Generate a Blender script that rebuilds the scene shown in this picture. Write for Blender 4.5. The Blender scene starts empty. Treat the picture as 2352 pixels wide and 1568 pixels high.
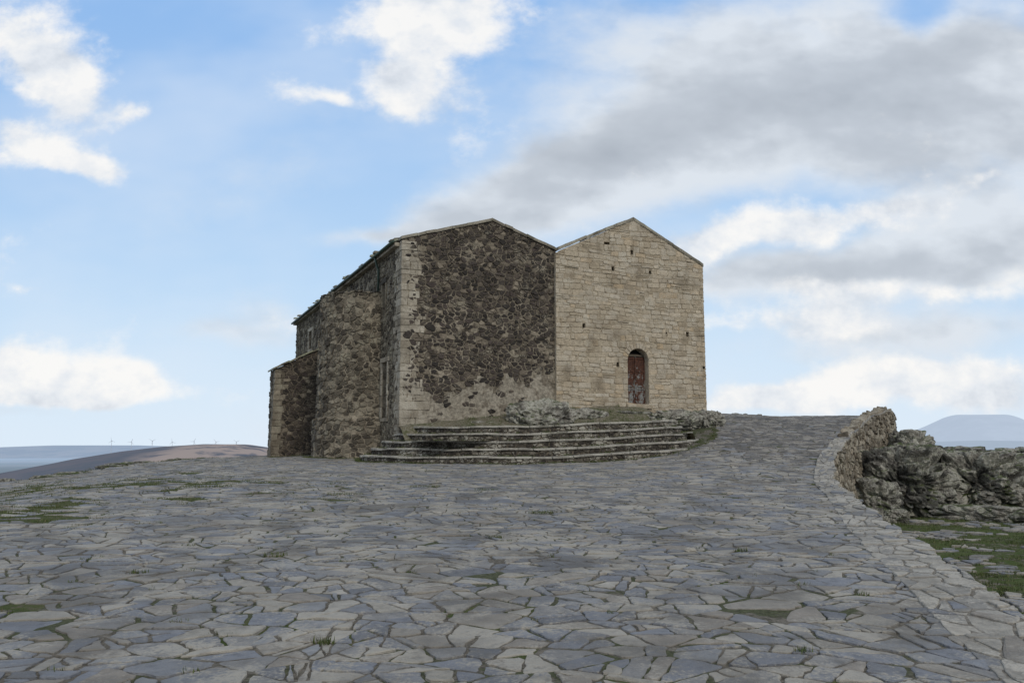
import bpy, bmesh, math, random
from mathutils import Vector, noise
R = random.Random(11)
EYE = 1.6      # all shapes are laid out relative to eye level, then lifted by EYE
scene = bpy.context.scene
COL = scene.collection

# ------------------------------------------------------------------ helpers
def lerp(a, b, t): return a + (b - a) * t
def sstep(a, b, x):
    t = max(0.0, min(1.0, (x - a) / (b - a))); return t * t * (3 - 2 * t)
def interp(pts, x):
    if x <= pts[0][0]: return pts[0][1]
    for i in range(1, len(pts)):
        if x <= pts[i][0]:
            a, b = pts[i-1], pts[i]
            return lerp(a[1], b[1], (x - a[0]) / (b[0] - a[0]))
    return pts[-1][1]
def fbm(x, y, z=0.0, o=4):
    return noise.fractal(Vector((x, y, z)), 1.0, 2.0, o)

class MB:
    def __init__(s): s.v = []; s.f = []; s.m = []; s.uv = []
    def vert(s, p, uv=(0, 0)):
        s.v.append(tuple(p)); s.uv.append(uv); return len(s.v) - 1
    def face(s, idx, m=0): s.f.append(list(idx)); s.m.append(m)
    def box(s, c, ax, ay, az, m=0):
        c = Vector(c); ax = Vector(ax); ay = Vector(ay); az = Vector(az)
        i = [s.vert(c + ax*x + ay*y + az*z) for z in (-1, 1) for x, y in ((-1,-1),(1,-1),(1,1),(-1,1))]
        for q in ((3,2,1,0),(4,5,6,7),(0,1,5,4),(1,2,6,5),(2,3,7,6),(3,0,4,7)):
            s.face([i[k] for k in q], m)
    def tube(s, pts, rad, n=8, m=0, cap=True):
        rings = []
        for j, p in enumerate(pts):
            p = Vector(p); a = Vector(pts[max(0, j-1)]); b = Vector(pts[min(len(pts)-1, j+1)])
            t = (b - a).normalized(); up = Vector((0, 0, 1)) if abs(t.z) < .9 else Vector((1, 0, 0))
            e1 = t.cross(up).normalized(); e2 = t.cross(e1)
            r = rad[j] if isinstance(rad, (list, tuple)) else rad
            rings.append([s.vert(p + (e1*math.cos(2*math.pi*k/n) + e2*math.sin(2*math.pi*k/n))*r) for k in range(n)])
        for a, b in zip(rings, rings[1:]):
            for k in range(n): s.face([a[k], a[(k+1) % n], b[(k+1) % n], b[k]], m)
        if cap: s.face(rings[0][::-1], m); s.face(rings[-1], m)

ORG = {}
def tag(ob, label=None, category=None, kind=None, group=None):
    if label: ob["label"] = label
    if category: ob["category"] = category
    if kind: ob["kind"] = kind
    if group: ob["group"] = group
    return ob
def empty(name, base, parent=None):
    ob = bpy.data.objects.new(name, None); COL.objects.link(ob)
    base = Vector(base); ORG[ob.name] = base
    if parent: ob.parent = parent; ob.location = base - ORG[parent.name]
    else: ob.location = base + Vector((0, 0, EYE))
    ob.empty_display_size = .3
    return ob
def build(mb, name, mats, parent=None, smooth=False, origin=None):
    xs = [p[0] for p in mb.v]; ys = [p[1] for p in mb.v]; zs = [p[2] for p in mb.v]
    o = Vector(origin) if origin is not None else Vector(((min(xs)+max(xs))/2, (min(ys)+max(ys))/2, min(zs)))
    me = bpy.data.meshes.new(name)
    me.from_pydata([(p[0]-o.x, p[1]-o.y, p[2]-o.z) for p in mb.v], [], mb.f)
    for mt in mats: me.materials.append(mt)
    me.polygons.foreach_set("material_index", mb.m)
    me.polygons.foreach_set("use_smooth", [smooth] * len(me.polygons))
    me.update()
    ob = bpy.data.objects.new(name, me); COL.objects.link(ob); ORG[ob.name] = o
    if parent: ob.parent = parent; ob.location = o - ORG[parent.name]
    else: ob.location = o + Vector((0, 0, EYE))
    return ob

# ------------------------------------------------------------------ 2D stone patterns
def clip(poly, px, py, nx, ny):
    out = []; n = len(poly)
    for i in range(n):
        a = poly[i]; b = poly[(i+1) % n]
        da = (a[0]-px)*nx + (a[1]-py)*ny; db = (b[0]-px)*nx + (b[1]-py)*ny
        if da <= 0: out.append(a)
        if (da < 0 < db) or (db < 0 < da):
            t = da / (da - db); out.append((a[0]+(b[0]-a[0])*t, a[1]+(b[1]-a[1])*t))
    return out
def clip_domain(poly, dom):      # dom: convex CCW
    n = len(dom)
    for i in range(n):
        a = dom[i]; b = dom[(i+1) % n]
        poly = clip(poly, a[0], a[1], (b[1]-a[1]), -(b[0]-a[0]))
        if len(poly) < 3: return []
    return poly
def area(poly):
    return .5*sum(poly[i][0]*poly[(i+1)%len(poly)][1]-poly[(i+1)%len(poly)][0]*poly[i][1] for i in range(len(poly)))
def split(poly, amin, prob, gap, rng=R, bias=.5):
    """break a stone into angular fragments along its short direction"""
    ar = abs(area(poly))
    if ar < amin or rng.random() > prob: return [poly]
    n = len(poly); cx = sum(p[0] for p in poly)/n; cy = sum(p[1] for p in poly)/n
    far = max(poly, key=lambda p: (p[0]-cx)**2+(p[1]-cy)**2)
    a = math.atan2(far[1]-cy, far[0]-cx) + rng.uniform(-.75, .75)
    if rng.random() < bias*.4: a += math.pi/2
    nx, ny = math.cos(a), math.sin(a); o = rng.uniform(-.24, .24)*math.sqrt(ar); g = gap*rng.uniform(.2, .7)
    p1 = clip(poly, cx+nx*(o-g), cy+ny*(o-g), nx, ny); p2 = clip(poly, cx+nx*(o+g), cy+ny*(o+g), -nx, -ny)
    out = []
    for p in (p1, p2):
        if len(p) >= 3 and abs(area(p)) > .0012: out += split(p, amin*rng.uniform(.6, 1.5), prob*.85, gap, rng, bias)
    return out
def cells(u0, u1, v0, v1, sp, aspect=1.0, jit=.44, drop=0.0, gap=.02, keep=None, rng=R, sp_amin=None, sp_prob=.5, jv=None):
    du = sp * aspect; nu = int((u1-u0)/du)+1; nv = int((v1-v0)/sp)+1
    jv = jit if jv is None else jv
    seeds = {}
    for i in range(-2, nu+3):
        for j in range(-2, nv+3):
            if rng.random() < drop: continue
            seeds[(i, j)] = ((i+.5+rng.uniform(-jit, jit)+(.5 if j % 2 else 0)), (j+.5+rng.uniform(-jv, jv)))
    out = []
    for (i, j), (x, y) in seeds.items():
        if i < -1 or j < -1 or i > nu+1 or j > nv+1: continue
        cu, cv = u0+x*du, v0+y*sp
        if keep and not keep(cu, cv): continue
        poly = [(x-2, y-2), (x+2, y-2), (x+2, y+2), (x-2, y+2)]
        for di in range(-3, 4):
            for dj in range(-3, 4):
                if di == 0 and dj == 0: continue
                s = seeds.get((i+di, j+dj))
                if s is None: continue
                nx, ny = s[0]-x, s[1]-y; L = math.hypot(nx, ny)
                if L > 3.2: continue
                nx /= L; ny /= L
                h = L/2 - gap/sp*rng.uniform(.1, 1.0)
                poly = clip(poly, x+nx*h, y+ny*h, nx, ny)
                if len(poly) < 3: break
            if len(poly) < 3: break
        if len(poly) < 3: continue
        poly = [(u0+p[0]*du, v0+p[1]*sp) for p in poly]
        if sp_amin: out += split(poly, sp_amin*rng.uniform(.6, 2.2), sp_prob, gap, rng)
        else: out.append(poly)
    return out
def rough(poly, amt, cut=.2, rng=R, seg=None):
    n = len(poly); out = []
    for i in range(n):
        p = poly[i-1]; c = poly[i]; q = poly[(i+1) % n]
        a = rng.uniform(.3, 1.3)*cut; b = rng.uniform(.3, 1.3)*cut
        out.append((c[0]+(p[0]-c[0])*a, c[1]+(p[1]-c[1])*a))
        out.append((c[0]+(q[0]-c[0])*b, c[1]+(q[1]-c[1])*b))
        L = math.hypot(q[0]-c[0], q[1]-c[1])
        if L > amt*4:
            k = 1 if not seg else max(1, min(4, int(L/seg)))
            for m in range(k):
                t = (m+1+rng.uniform(-.2, .2))/(k+1)
                out.append((lerp(c[0], q[0], t)+rng.uniform(-amt, amt), lerp(c[1], q[1], t)+rng.uniform(-amt, amt)))
    return out
def stone(mb, poly, mapf, h, ins=.02, tilt=.05, mat=0, deep=-.03, rng=R, three=True):
    n = len(poly)
    if n < 3: return
    cx = sum(p[0] for p in poly)/n; cy = sum(p[1] for p in poly)/n
    tu = rng.uniform(-tilt, tilt); tv = rng.uniform(-tilt, tilt)
    rings = []
    lv = ((0, deep), (ins*.35, h*.65), (ins*1.6, h)) if three else ((0, deep), (ins, h))
    for s, d in lv:
        ring = []
        for p in poly:
            dx, dy = cx-p[0], cy-p[1]; L = math.hypot(dx, dy) + 1e-6; k = min(.8, s/L)
            u, v = p[0]+dx*k, p[1]+dy*k
            dd = d + ((u-cx)*tu + (v-cy)*tv if d > 0 else 0) + (rng.uniform(-.1, .1)*h if d > 0 else 0)
            ring.append(mb.vert(mapf(u, v, dd)))
        rings.append(ring)
    for a, b in zip(rings, rings[1:]):
        for k in range(n): mb.face([a[k], a[(k+1) % n], b[(k+1) % n], b[k]], mat)
    mb.face(rings[-1], mat)
def sheet(mb, dom, mapf, d=0.0, mat=0, rects=(), step=.6, matf=None):
    us = [p[0] for p in dom]; vs = [p[1] for p in dom]
    def lines(lo, hi, extra):
        n = max(1, int((hi-lo)/step)); L = [lo+(hi-lo)*i/n for i in range(n+1)]
        L += [e for e in extra if lo < e < hi]; L = sorted(L)
        o = [L[0]]
        for x in L[1:]:
            if x - o[-1] > 1e-5: o.append(x)
        return o
    U_ = lines(min(us), max(us), [x for r in rects for x in (r[0], r[1])])
    V_ = lines(min(vs), max(vs), [x for r in rects for x in (r[2], r[3])])
    for a, b in zip(U_, U_[1:]):
        for c, e in zip(V_, V_[1:]):
            mu, mv = (a+b)/2, (c+e)/2
            if any(r[0] < mu < r[1] and r[2] < mv < r[3] for r in rects): continue
            q = clip_domain([(a, c), (b, c), (b, e), (a, e)], dom)
            if len(q) >= 3 and abs(area(q)) > 1e-6:
                mb.face([mb.vert(mapf(p[0], p[1], d)) for p in q], matf(mu, mv) if matf else mat)
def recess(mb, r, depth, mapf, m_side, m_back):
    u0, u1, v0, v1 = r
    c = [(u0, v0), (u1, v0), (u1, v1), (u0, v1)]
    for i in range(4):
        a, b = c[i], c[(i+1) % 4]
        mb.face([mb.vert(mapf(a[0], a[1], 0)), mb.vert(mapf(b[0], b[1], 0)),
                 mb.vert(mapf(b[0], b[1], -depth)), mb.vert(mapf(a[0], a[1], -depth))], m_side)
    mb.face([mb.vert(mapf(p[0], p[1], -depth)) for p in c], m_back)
def ashlar(mb, dom, mapf, holes, hmin, hmax, lmin, lmax, mat=0, h=.015, jit=.012, rng=R, gap=.006, miss=0.0, matf=None):
    us = [p[0] for p in dom]; vs = [p[1] for p in dom]
    v = min(vs); ph = rng.uniform(0, 9)
    while v < max(vs):
        hr = rng.uniform(hmin, hmax); u = min(us) - rng.uniform(0, lmax)
        cuts = []
        for hf in holes:
            iv = hf(v, v+hr)
            if iv: cuts.append(iv)
        wav = lambda x, y: y + .028*math.sin(x*.9+y*1.3+ph) + .02*math.sin(x*3.1+y*4)
        while u < max(us):
            L = rng.uniform(lmin, lmax)
            segs = [(u, u+L)]
            for c0, c1 in cuts:
                ns = []
                for a, b in segs:
                    if b <= c0 or a >= c1: ns.append((a, b))
                    else:
                        if a < c0: ns.append((a, c0))
                        if b > c1: ns.append((c1, b))
                segs = ns
            for a, b in segs:
                if b-a < .05: continue
                parts = [(v, v+hr)]
                if rng.random() < .2: t = rng.uniform(.35, .65); parts = [(v, v+hr*t), (v+hr*t, v+hr)]
                for y0, y1 in parts:
                    if rng.random() < miss: continue
                    g = gap*rng.uniform(.2, 2.2); rj = lambda: rng.uniform(-.016, .016)
                    q = [(a+g+rj()*.6, wav(a, y0)+g+rj()), (b-g+rj()*.6, wav(b, y0)+g+rj()), (b-g+rj()*.6, wav(b, y1)-g+rj()), (a+g+rj()*.6, wav(a, y1)-g+rj())]
                    q = clip_domain(q, dom)
                    if len(q) < 3 or area(q) < .003: continue
                    q = rough(q, .01, .13 if rng.random() < .7 else .28, rng)
                    m_ = matf((a+b)/2, (y0+y1)/2) if matf else mat
                    stone(mb, q, mapf, h+rng.uniform(0, jit)*(2.0 if rng.random() < .15 else 1), ins=.015, tilt=.04, mat=m_, rng=rng)
            u += L
        v += hr
def rect_hole(r):
    def f(v0, v1):
        return (r[0], r[1]) if (min(v1, r[3]) - max(v0, r[2])) > .3*min(v1-v0, r[3]-r[2]) else None
    return f

# ------------------------------------------------------------------ materials
class NT:
    def __init__(s, tree): s.t = tree; s.L = tree.links
    def n(s, typ, **kw):
        nd = s.t.nodes.new(typ)
        for k, v in kw.items(): setattr(nd, k, v)
        return nd
    def set(s, sock, val):
        if isinstance(val, bpy.types.NodeSocket): s.L.new(val, sock)
        elif val is not None:
            if sock.type == 'RGBA' and len(val) == 3: val = (*val, 1)
            sock.default_value = val
    def math(s, op, a, b=None, c=None, clamp=False):
        nd = s.n("ShaderNodeMath", operation=op); nd.use_clamp = clamp
        s.set(nd.inputs[0], a)
        if b is not None: s.set(nd.inputs[1], b)
        if c is not None: s.set(nd.inputs[2], c)
        return nd.outputs[0]
    def noise(s, vec, scale, detail=6, rough=.6, dist=0.0):
        nd = s.n("ShaderNodeTexNoise"); s.L.new(vec, nd.inputs["Vector"])
        nd.inputs["Scale"].default_value = scale; nd.inputs["Detail"].default_value = detail
        nd.inputs["Roughness"].default_value = rough; nd.inputs["Distortion"].default_value = dist
        return nd.outputs["Fac"]
    def mix(s, f, a, b, mode='MIX'):
        nd = s.n("ShaderNodeMix", data_type='RGBA', blend_type=mode)
        s.set(nd.inputs[0], f); s.set(nd.inputs[6], a); s.set(nd.inputs[7], b)
        return nd.outputs[2]
    def scale(s, c, k):
        vm = s.n("ShaderNodeVectorMath", operation='SCALE'); s.L.new(c, vm.inputs[0]) if isinstance(c, bpy.types.NodeSocket) else setattr(vm.inputs[0], 'default_value', c)
        s.set(vm.inputs["Scale"], k); return vm.outputs[0]
    def ss(s, x, lo, hi, a=0.0, b=1.0):
        nd = s.n("ShaderNodeMapRange", interpolation_type='SMOOTHSTEP')
        s.set(nd.inputs[0], x); nd.inputs[1].default_value = lo; nd.inputs[2].default_value = hi
        nd.inputs[3].default_value = a; nd.inputs[4].default_value = b
        return nd.outputs[0]
    def ramp(s, f, stops, interp='LINEAR'):
        nd = s.n("ShaderNodeValToRGB"); cr = nd.color_ramp; cr.interpolation = interp
        while len(cr.elements) < len(stops): cr.elements.new(.5)
        for e, (p, c) in zip(cr.elements, stops): e.position = p; e.color = (*c, 1)
        s.set(nd.inputs[0], f); return nd.outputs[0]
def newmat(name):
    m = bpy.data.materials.new(name); m.use_nodes = True
    t = m.node_tree
    for n in list(t.nodes): t.nodes.remove(n)
    N = NT(t); out = N.n("ShaderNodeOutputMaterial"); b = N.n("ShaderNodeBsdfPrincipled")
    N.L.new(b.outputs[0], out.inputs[0])
    b.inputs["Specular IOR Level"].default_value = .3
    return m, N, b
def coords(N): return N.n("ShaderNodeTexCoord").outputs["Object"]
def bump(N, b, h, dist, strength=1.0):
    nd = N.n("ShaderNodeBump"); nd.inputs["Distance"].default_value = dist; nd.inputs["Strength"].default_value = strength
    N.L.new(h, nd.inputs["Height"]); N.L.new(nd.outputs[0], b.inputs["Normal"])
def stone_mat(name, stops, mott=.35, lichen=(.4, .4, .33), lich=(.58, .66), dark=(.03, .03, .025), drk=(.6, .75), rough_=.85, bd=.012, scale=1.0, green=None, spec=.25, interp='LINEAR'):
    m, N, b = newmat(name); co = coords(N)
    g = N.n("ShaderNodeNewGeometry")
    c = N.ramp(g.outputs["Random Per Island"], stops, interp)
    n1 = N.noise(co, 9*scale, 5, .68); n2 = N.noise(co, 1.9*scale, 2, .6); n3 = N.noise(co, 30*scale, 2, .7)
    c = N.scale(c, N.math('MULTIPLY_ADD', N.math('SUBTRACT', n1, .5), mott*5, 1.0))
    c = N.mix(N.ss(N.math('MULTIPLY_ADD', n3, .4, N.math('MULTIPLY', n2, .6)), lich[0]-.06, lich[1]-.06), c, lichen)
    c = N.mix(N.ss(N.math('MULTIPLY_ADD', n1, .35, N.math('MULTIPLY', N.noise(co, 1.1*scale, 3, .65), .65)), drk[0]-.02, drk[1]-.02, 0, .8), c, dark)
    if green:
        sp = N.n("ShaderNodeSeparateXYZ"); N.L.new(g.outputs["Normal"], sp.inputs[0])
        gm = N.math('MULTIPLY', N.ss(sp.outputs[2], .5, .9), N.ss(n2, .45, .55))
        c = N.mix(gm, c, green)
    N.L.new(c, b.inputs["Base Color"]); b.inputs["Roughness"].default_value = rough_
    b.inputs["Specular IOR Level"].default_value = spec
    bump(N, b, N.math('MULTIPLY_ADD', n3, .5, n1), bd)
    return m

M_PAVE = stone_mat("slate_paving", [(0, (.12, .122, .13)), (.1, (.158, .16, .168)), (.2, (.188, .189, .192)), (.3, (.215, .195, .165)), (.4, (.142, .147, .162)), (.5, (.245, .225, .19)), (.6, (.178, .172, .165)), (.7, (.198, .176, .148)), (.8, (.158, .164, .18)), (.9, (.29, .268, .23)), (1, (.14, .13, .118))],
                   mott=.32, lichen=(.29, .268, .228), lich=(.54, .68), dark=(.092, .085, .075), drk=(.49, .67), rough_=.7, bd=.022, spec=.28, interp='CONSTANT')
M_PAVED = stone_mat("dark_paving", [(0, (.07, .066, .065)), (.4, (.1, .094, .088)), (.8, (.14, .129, .115)), (1, (.2, .183, .16))],
                    mott=.28, lichen=(.24, .22, .19), lich=(.55, .66), rough_=.75, bd=.015, spec=.25)
M_CAP = stone_mat("wall_capstone", [(0, (.18, .172, .157)), (.5, (.24, .222, .19)), (1, (.3, .276, .236))], mott=.3, lichen=(.35, .325, .28), lich=(.54, .64), rough_=.8, bd=.02)
M_RUB = stone_mat("basalt_rubble", [(0, (.028, .024, .021)), (.3, (.05, .042, .036)), (.55, (.075, .062, .051)), (.72, (.06, .047, .042)), (.84, (.11, .09, .07)), (.94, (.17, .142, .108)), (1, (.27, .23, .175))],
                  mott=.36, lichen=(.25, .222, .17), lich=(.61, .72), rough_=.92, bd=.03)
M_RUBG = stone_mat("lichen_rubble", [(0, (.045, .038, .03)), (.35, (.082, .07, .053)), (.65, (.135, .116, .088)), (1, (.25, .22, .167))],
                   mott=.38, lichen=(.28, .256, .195), lich=(.57, .7), rough_=.92, bd=.03)
ASHS = [(0, (.33, .268, .19)), (.22, (.4, .338, .248)), (.45, (.45, .383, .288)), (.66, (.385, .333, .258)), (.8, (.46, .403, .318)), (.93, (.45, .345, .222)), (1, (.51, .458, .372))]
M_ASH = stone_mat("limestone_block", ASHS, mott=.3, lichen=(.47, .422, .338), lich=(.54, .7), dark=(.19, .155, .11), drk=(.5, .68), rough_=.93, bd=.04)
M_QUO = stone_mat("weathered_quoin", [(0, (.27, .235, .18)), (.5, (.345, .305, .24)), (1, (.41, .37, .3))], mott=.38, lichen=(.43, .395, .325), lich=(.54, .68), dark=(.11, .092, .068), drk=(.5, .66), rough_=.92, bd=.04)
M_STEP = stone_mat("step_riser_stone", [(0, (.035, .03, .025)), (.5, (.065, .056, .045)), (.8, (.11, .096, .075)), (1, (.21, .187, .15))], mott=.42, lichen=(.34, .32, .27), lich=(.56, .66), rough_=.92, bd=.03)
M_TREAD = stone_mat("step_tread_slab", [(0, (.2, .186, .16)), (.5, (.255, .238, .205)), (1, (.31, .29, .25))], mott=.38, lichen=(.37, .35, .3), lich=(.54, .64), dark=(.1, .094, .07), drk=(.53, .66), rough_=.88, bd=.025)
M_ROCK = stone_mat("lichened_granite", [(0, (.19, .175, .152)), (1, (.24, .222, .19))], mott=.5, lichen=(.41, .395, .335), lich=(.47, .57), dark=(.035, .032, .028), drk=(.49, .59), rough_=.95, bd=.09, scale=.9, green=(.07, .088, .03))
M_ROCKD = stone_mat("dark_granite", [(0, (.12, .112, .098)), (1, (.155, .142, .122))], mott=.55, lichen=(.37, .355, .3), lich=(.48, .57), dark=(.028, .027, .024), drk=(.47, .57), rough_=.95, bd=.1, scale=.9, green=(.07, .086, .03))
M_TILE = stone_mat("weathered_roof_tile", [(0, (.12, .108, .085)), (1, (.24, .21, .16))], mott=.4, lichen=(.3, .31, .22), lich=(.54, .64), rough_=.9, bd=.02)
M_COPE = stone_mat("gable_coping_stone", [(0, (.2, .18, .142)), (1, (.31, .282, .228))], mott=.45, lichen=(.36, .34, .27), lich=(.54, .66), dark=(.08, .072, .052), drk=(.48, .62), rough_=.9, bd=.02)
M_WALLST = stone_mat("parapet_rubble", [(0, (.09, .075, .056)), (.4, (.15, .127, .095)), (.8, (.22, .188, .142)), (1, (.3, .262, .205))], mott=.45, lichen=(.33, .3, .24), lich=(.56, .66), rough_=.92, bd=.03)

def mortar_mat(name, c1, c2, c3, bd=.03, sc=3.0, green=None):
    m, N, b = newmat(name); co = coords(N)
    n1 = N.noise(co, sc*.35, 4, .6); n2 = N.noise(co, sc*4, 5, .7); n3 = N.noise(co, sc*1.5, 3, .65)
    c = N.mix(N.ss(n1, .4, .62), c1, c2); c = N.mix(N.ss(n3, .48, .66), c, c3)
    if green:
        c = N.mix(N.ss(N.noise(co, 1.3, 4, .65), .49, .57, 0, .85), c, green)
    c = N.scale(c, N.math('MULTIPLY_ADD', N.math('SUBTRACT', n2, .5), 2.4, 1.0))
    N.L.new(c, b.inputs["Base Color"]); b.inputs["Roughness"].default_value = .95
    b.inputs["Specular IOR Level"].default_value = .1
    bump(N, b, N.math('ADD', n2, n3), bd); return m
M_MORT = mortar_mat("old_lime_mortar", (.21, .182, .138), (.29, .252, .195), (.12, .1, .076))
M_PLAS = mortar_mat("crumbling_plaster", (.31, .278, .225), (.26, .232, .184), (.17, .145, .112), bd=.05, sc=2.2)
M_MORTL = mortar_mat("limestone_mortar", (.36, .305, .225), (.3, .252, .184), (.22, .182, .132))
M_MORTD = mortar_mat("dark_mortar", (.13, .11, .084), (.19, .163, .124), (.065, .054, .042))
M_BED = mortar_mat("gravel_bed", (.15, .135, .112), (.12, .107, .088), (.08, .07, .055), bd=.02, sc=8, green=(.062, .07, .034))
M_CAPM = mortar_mat("cap_mortar", (.21, .193, .165), (.18, .163, .138), (.13, .117, .098), bd=.015, sc=6)
def moss_mat(name, g1, g2, g3, t=(.52, .66)):
    m, N, b = newmat(name); co = coords(N)
    n1 = N.noise(co, 2.0, 4, .65); n2 = N.noise(co, 14, 5, .7)
    c = N.mix(N.ss(n1, .4, .6), g1, g2); c = N.mix(N.ss(n2, *t), c, g3)
    N.L.new(c, b.inputs["Base Color"]); b.inputs["Roughness"].default_value = 1
    b.inputs["Specular IOR Level"].default_value = .05
    bump(N, b, n2, .05); return m
M_MOSS = moss_mat("mossy_joint", (.055, .074, .025), (.08, .092, .038), (.12, .105, .072), (.47, .64))
M_SOIL = moss_mat("grassy_soil", (.08, .085, .04), (.13, .115, .078), (.2, .18, .14), (.46, .6))
def flat(name, c, r=.7, met=0.0):
    m, N, b = newmat(name); co = coords(N); n = N.noise(co, 6, 5, .7)
    N.L.new(N.scale(c, N.math('MULTIPLY_ADD', N.math('SUBTRACT', n, .5), 1.4, 1.0)), b.inputs["Base Color"]); b.inputs["Roughness"].default_value = r
    b.inputs["Metallic"].default_value = met; return m
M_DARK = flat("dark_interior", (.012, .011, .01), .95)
M_GUT = flat("green_metal_gutter", (.045, .07, .055), .5)
M_HAZED_WHITE = flat("hazed_turbine_paint", (.5, .53, .58), .6)  # white paint with distance haze mixed into its colour
M_FRAME = flat("weathered_wood", (.1, .08, .06), .85)
def rust_mat():
    m, N, b = newmat("rusted_painted_metal"); co = coords(N)
    n1 = N.noise(co, 3.2, 5, .65, .4); n2 = N.noise(co, 13, 6, .7)
    sp = N.n("ShaderNodeSeparateXYZ"); N.L.new(co, sp.inputs[0])
    rust = N.mix(N.ss(n2, .38, .62), (.1, .042, .026), (.045, .022, .017))
    pale = N.mix(N.ss(n2, .42, .58), (.22, .24, .24), (.12, .09, .07))
    thr = N.math('ADD', n1, N.ss(sp.outputs[2], .3, 1.3, .09, -.03))
    c = N.mix(N.ss(thr, .53, .58), rust, pale)
    N.L.new(c, b.inputs["Base Color"]); b.inputs["Roughness"].default_value = .85
    bump(N, b, n2, .006); return m
M_RUST = rust_mat()
def blade_mat():
    m, N, b = newmat("grass_blade"); g = N.n("ShaderNodeNewGeometry")
    c = N.ramp(g.outputs["Random Per Island"], [(0, (.042, .06, .019)), (.5, (.07, .092, .03)), (.8, (.1, .115, .045)), (1, (.16, .14, .08))])
    N.L.new(c, b.inputs["Base Color"]); b.inputs["Roughness"].default_value = .8
    b.inputs["Specular IOR Level"].default_value = .15
    return m
M_BLADE = blade_mat()
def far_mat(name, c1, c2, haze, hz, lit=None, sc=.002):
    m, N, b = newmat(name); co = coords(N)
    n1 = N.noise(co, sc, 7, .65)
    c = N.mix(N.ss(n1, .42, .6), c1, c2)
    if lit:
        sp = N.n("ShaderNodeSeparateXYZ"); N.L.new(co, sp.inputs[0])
        c = N.mix(N.math('MULTIPLY', N.ss(sp.outputs[0], lit[1], lit[2]), N.ss(N.noise(co, sc*1.5, 5, .6), .38, .52)), c, lit[0])  # warm sunlit patch painted into the base colour
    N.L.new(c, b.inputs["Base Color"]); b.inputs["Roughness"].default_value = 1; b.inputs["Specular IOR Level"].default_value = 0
    b.inputs["Emission Color"].default_value = (*haze, 1); b.inputs["Emission Strength"].default_value = hz  # aerial haze painted as constant emission over bluish base colours
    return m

# ------------------------------------------------------------------ terrain shape
LR = [(-3,-1.65),(0,-1.58),(10,-1.2),(18,-.88),(22,-.6),(24,-.42),(28,.12),(31,.58),(34,1.0),(37,1.25),(41,1.15),(46,.6),(60,-1)]
XEP = [(-6,1.3),(-3,1.9),(0,2.5),(3,3.05),(6.35,3.8),(8.1,4.25),(9.7,4.65),(13.1,5.6),(18.6,7.12),(21,8.05),(24,9.25),(28,11.35),(31,13.25),(33,14.8),(34,15.6),(36,16.6),(40,17.2),(48,17.4)]
XLP = [(-6,-13),(5,-16),(15,-18.5),(25,-17.5),(32,-16),(37,-15),(42,-13.5),(50,-12)]
def XE(y): return interp(XEP, y)
def XL(y): return interp(XLP, y) + .5*math.sin(y*.9) + .3*math.sin(y*2.3)
def zP(x, y):
    zl = -1.6 + .042*y if y < 24 else (-.592 + .012*(y-24) if y < 36 else -.448 - .03*max(0, y-44))
    zl -= lerp(.085, .035, sstep(28, 38, y))*max(0, -8.5-x)
    zr = interp(LR, y) + .045*max(0, min(6, 12-x))*sstep(30, 37, y)
    z = lerp(zl, zr, sstep(1, 8, x))
    return z + .05*fbm(x*.3, y*.3, 3.1, 4)

# ------------------------------------------------------------------ plaza
A = Vector((-3.79, 28.0, 0)); U = Vector((.9135, .4067, 0)); W = Vector((.4067, -.9135, 0)); Z = Vector((0, 0, 1))
SC = A + U*5.3
def kw(x, y):
    d = Vector((x, y, 0)) - A; return d.dot(U), d.dot(W)
def in_steps(x, y, pad=0.0):
    k, w = kw(x, y)
    if 0.2 < k < 12.4 and -21 < w < 0.05: return True
    return ((k-5.3)/(6.5+pad))**2 + (w/(5.3+pad))**2 < 1
def green_amt(x, y):
    g = fbm(x*.8, y*.8, 7.7, 5)
    gl = sstep(-2.0, -8, x)*sstep(9.5, 13, y)*sstep(24, 18, y)
    return g*.5 + gl*.46
mb = MB()
mapG = lambda u, v, d: (u, v, zP(u, v) + d)
rows = [(-5 + i*.35) for i in range(151)]
NC = 110; grid = []
for y in rows:
    x0, x1 = XL(y), XE(y) - .22
    grid.append([mb.vert((lerp(x0, x1, j/NC), y, zP(lerp(x0, x1, j/NC), y) - (.12 if j == 0 else 0))) for j in range(NC+1)])
for i in range(len(rows)-1):
    for j in range(NC):
        a = mb.v[grid[i][j]]
        mb.face([grid[i][j], grid[i][j+1], grid[i+1][j+1], grid[i+1][j]], 3 if green_amt(a[0], a[1]) > .3+R.uniform(-.14, .14) else 2)
def keep(x, y):
    if y < 2 or y > 45 or x < XL(y)+.25 or x > XE(y)-.3: return False
    if x < -.66*y-2: return False
    if in_steps(x, y, .1): return False
    g = green_amt(x, y)
    if x < -3 and R.random() < .6*sstep(.3, .62, g): return False
    return R.random() > .002
for p in cells(-20, 18, 2, 45, .235, 1.6, .49, .24, .015, keep, sp_amin=.04, sp_prob=.88):
    if abs(area(p)) < .0015: continue
    if R.random() < .006: continue
    cx = sum(q[0] for q in p)/len(p); cy = sum(q[1] for q in p)/len(p)
    near = cy < 16
    p = rough(p, .014, .12, seg=.09 if near else None)
    dk = sstep(20, 26, cy)*sstep(4, 7.5, cx)
    stone(mb, p, mapG, R.uniform(.004, .017), ins=.009, tilt=.04, mat=1 if R.random() < dk*.85 else 0, deep=-.014)
plaza = build(mb, "plaza_pavement", [M_PAVE, M_PAVED, M_BED, M_MOSS])
tag(plaza, kind="structure", label="irregular grey-blue slate flagstones with mossy joints", category="pavement")

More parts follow.
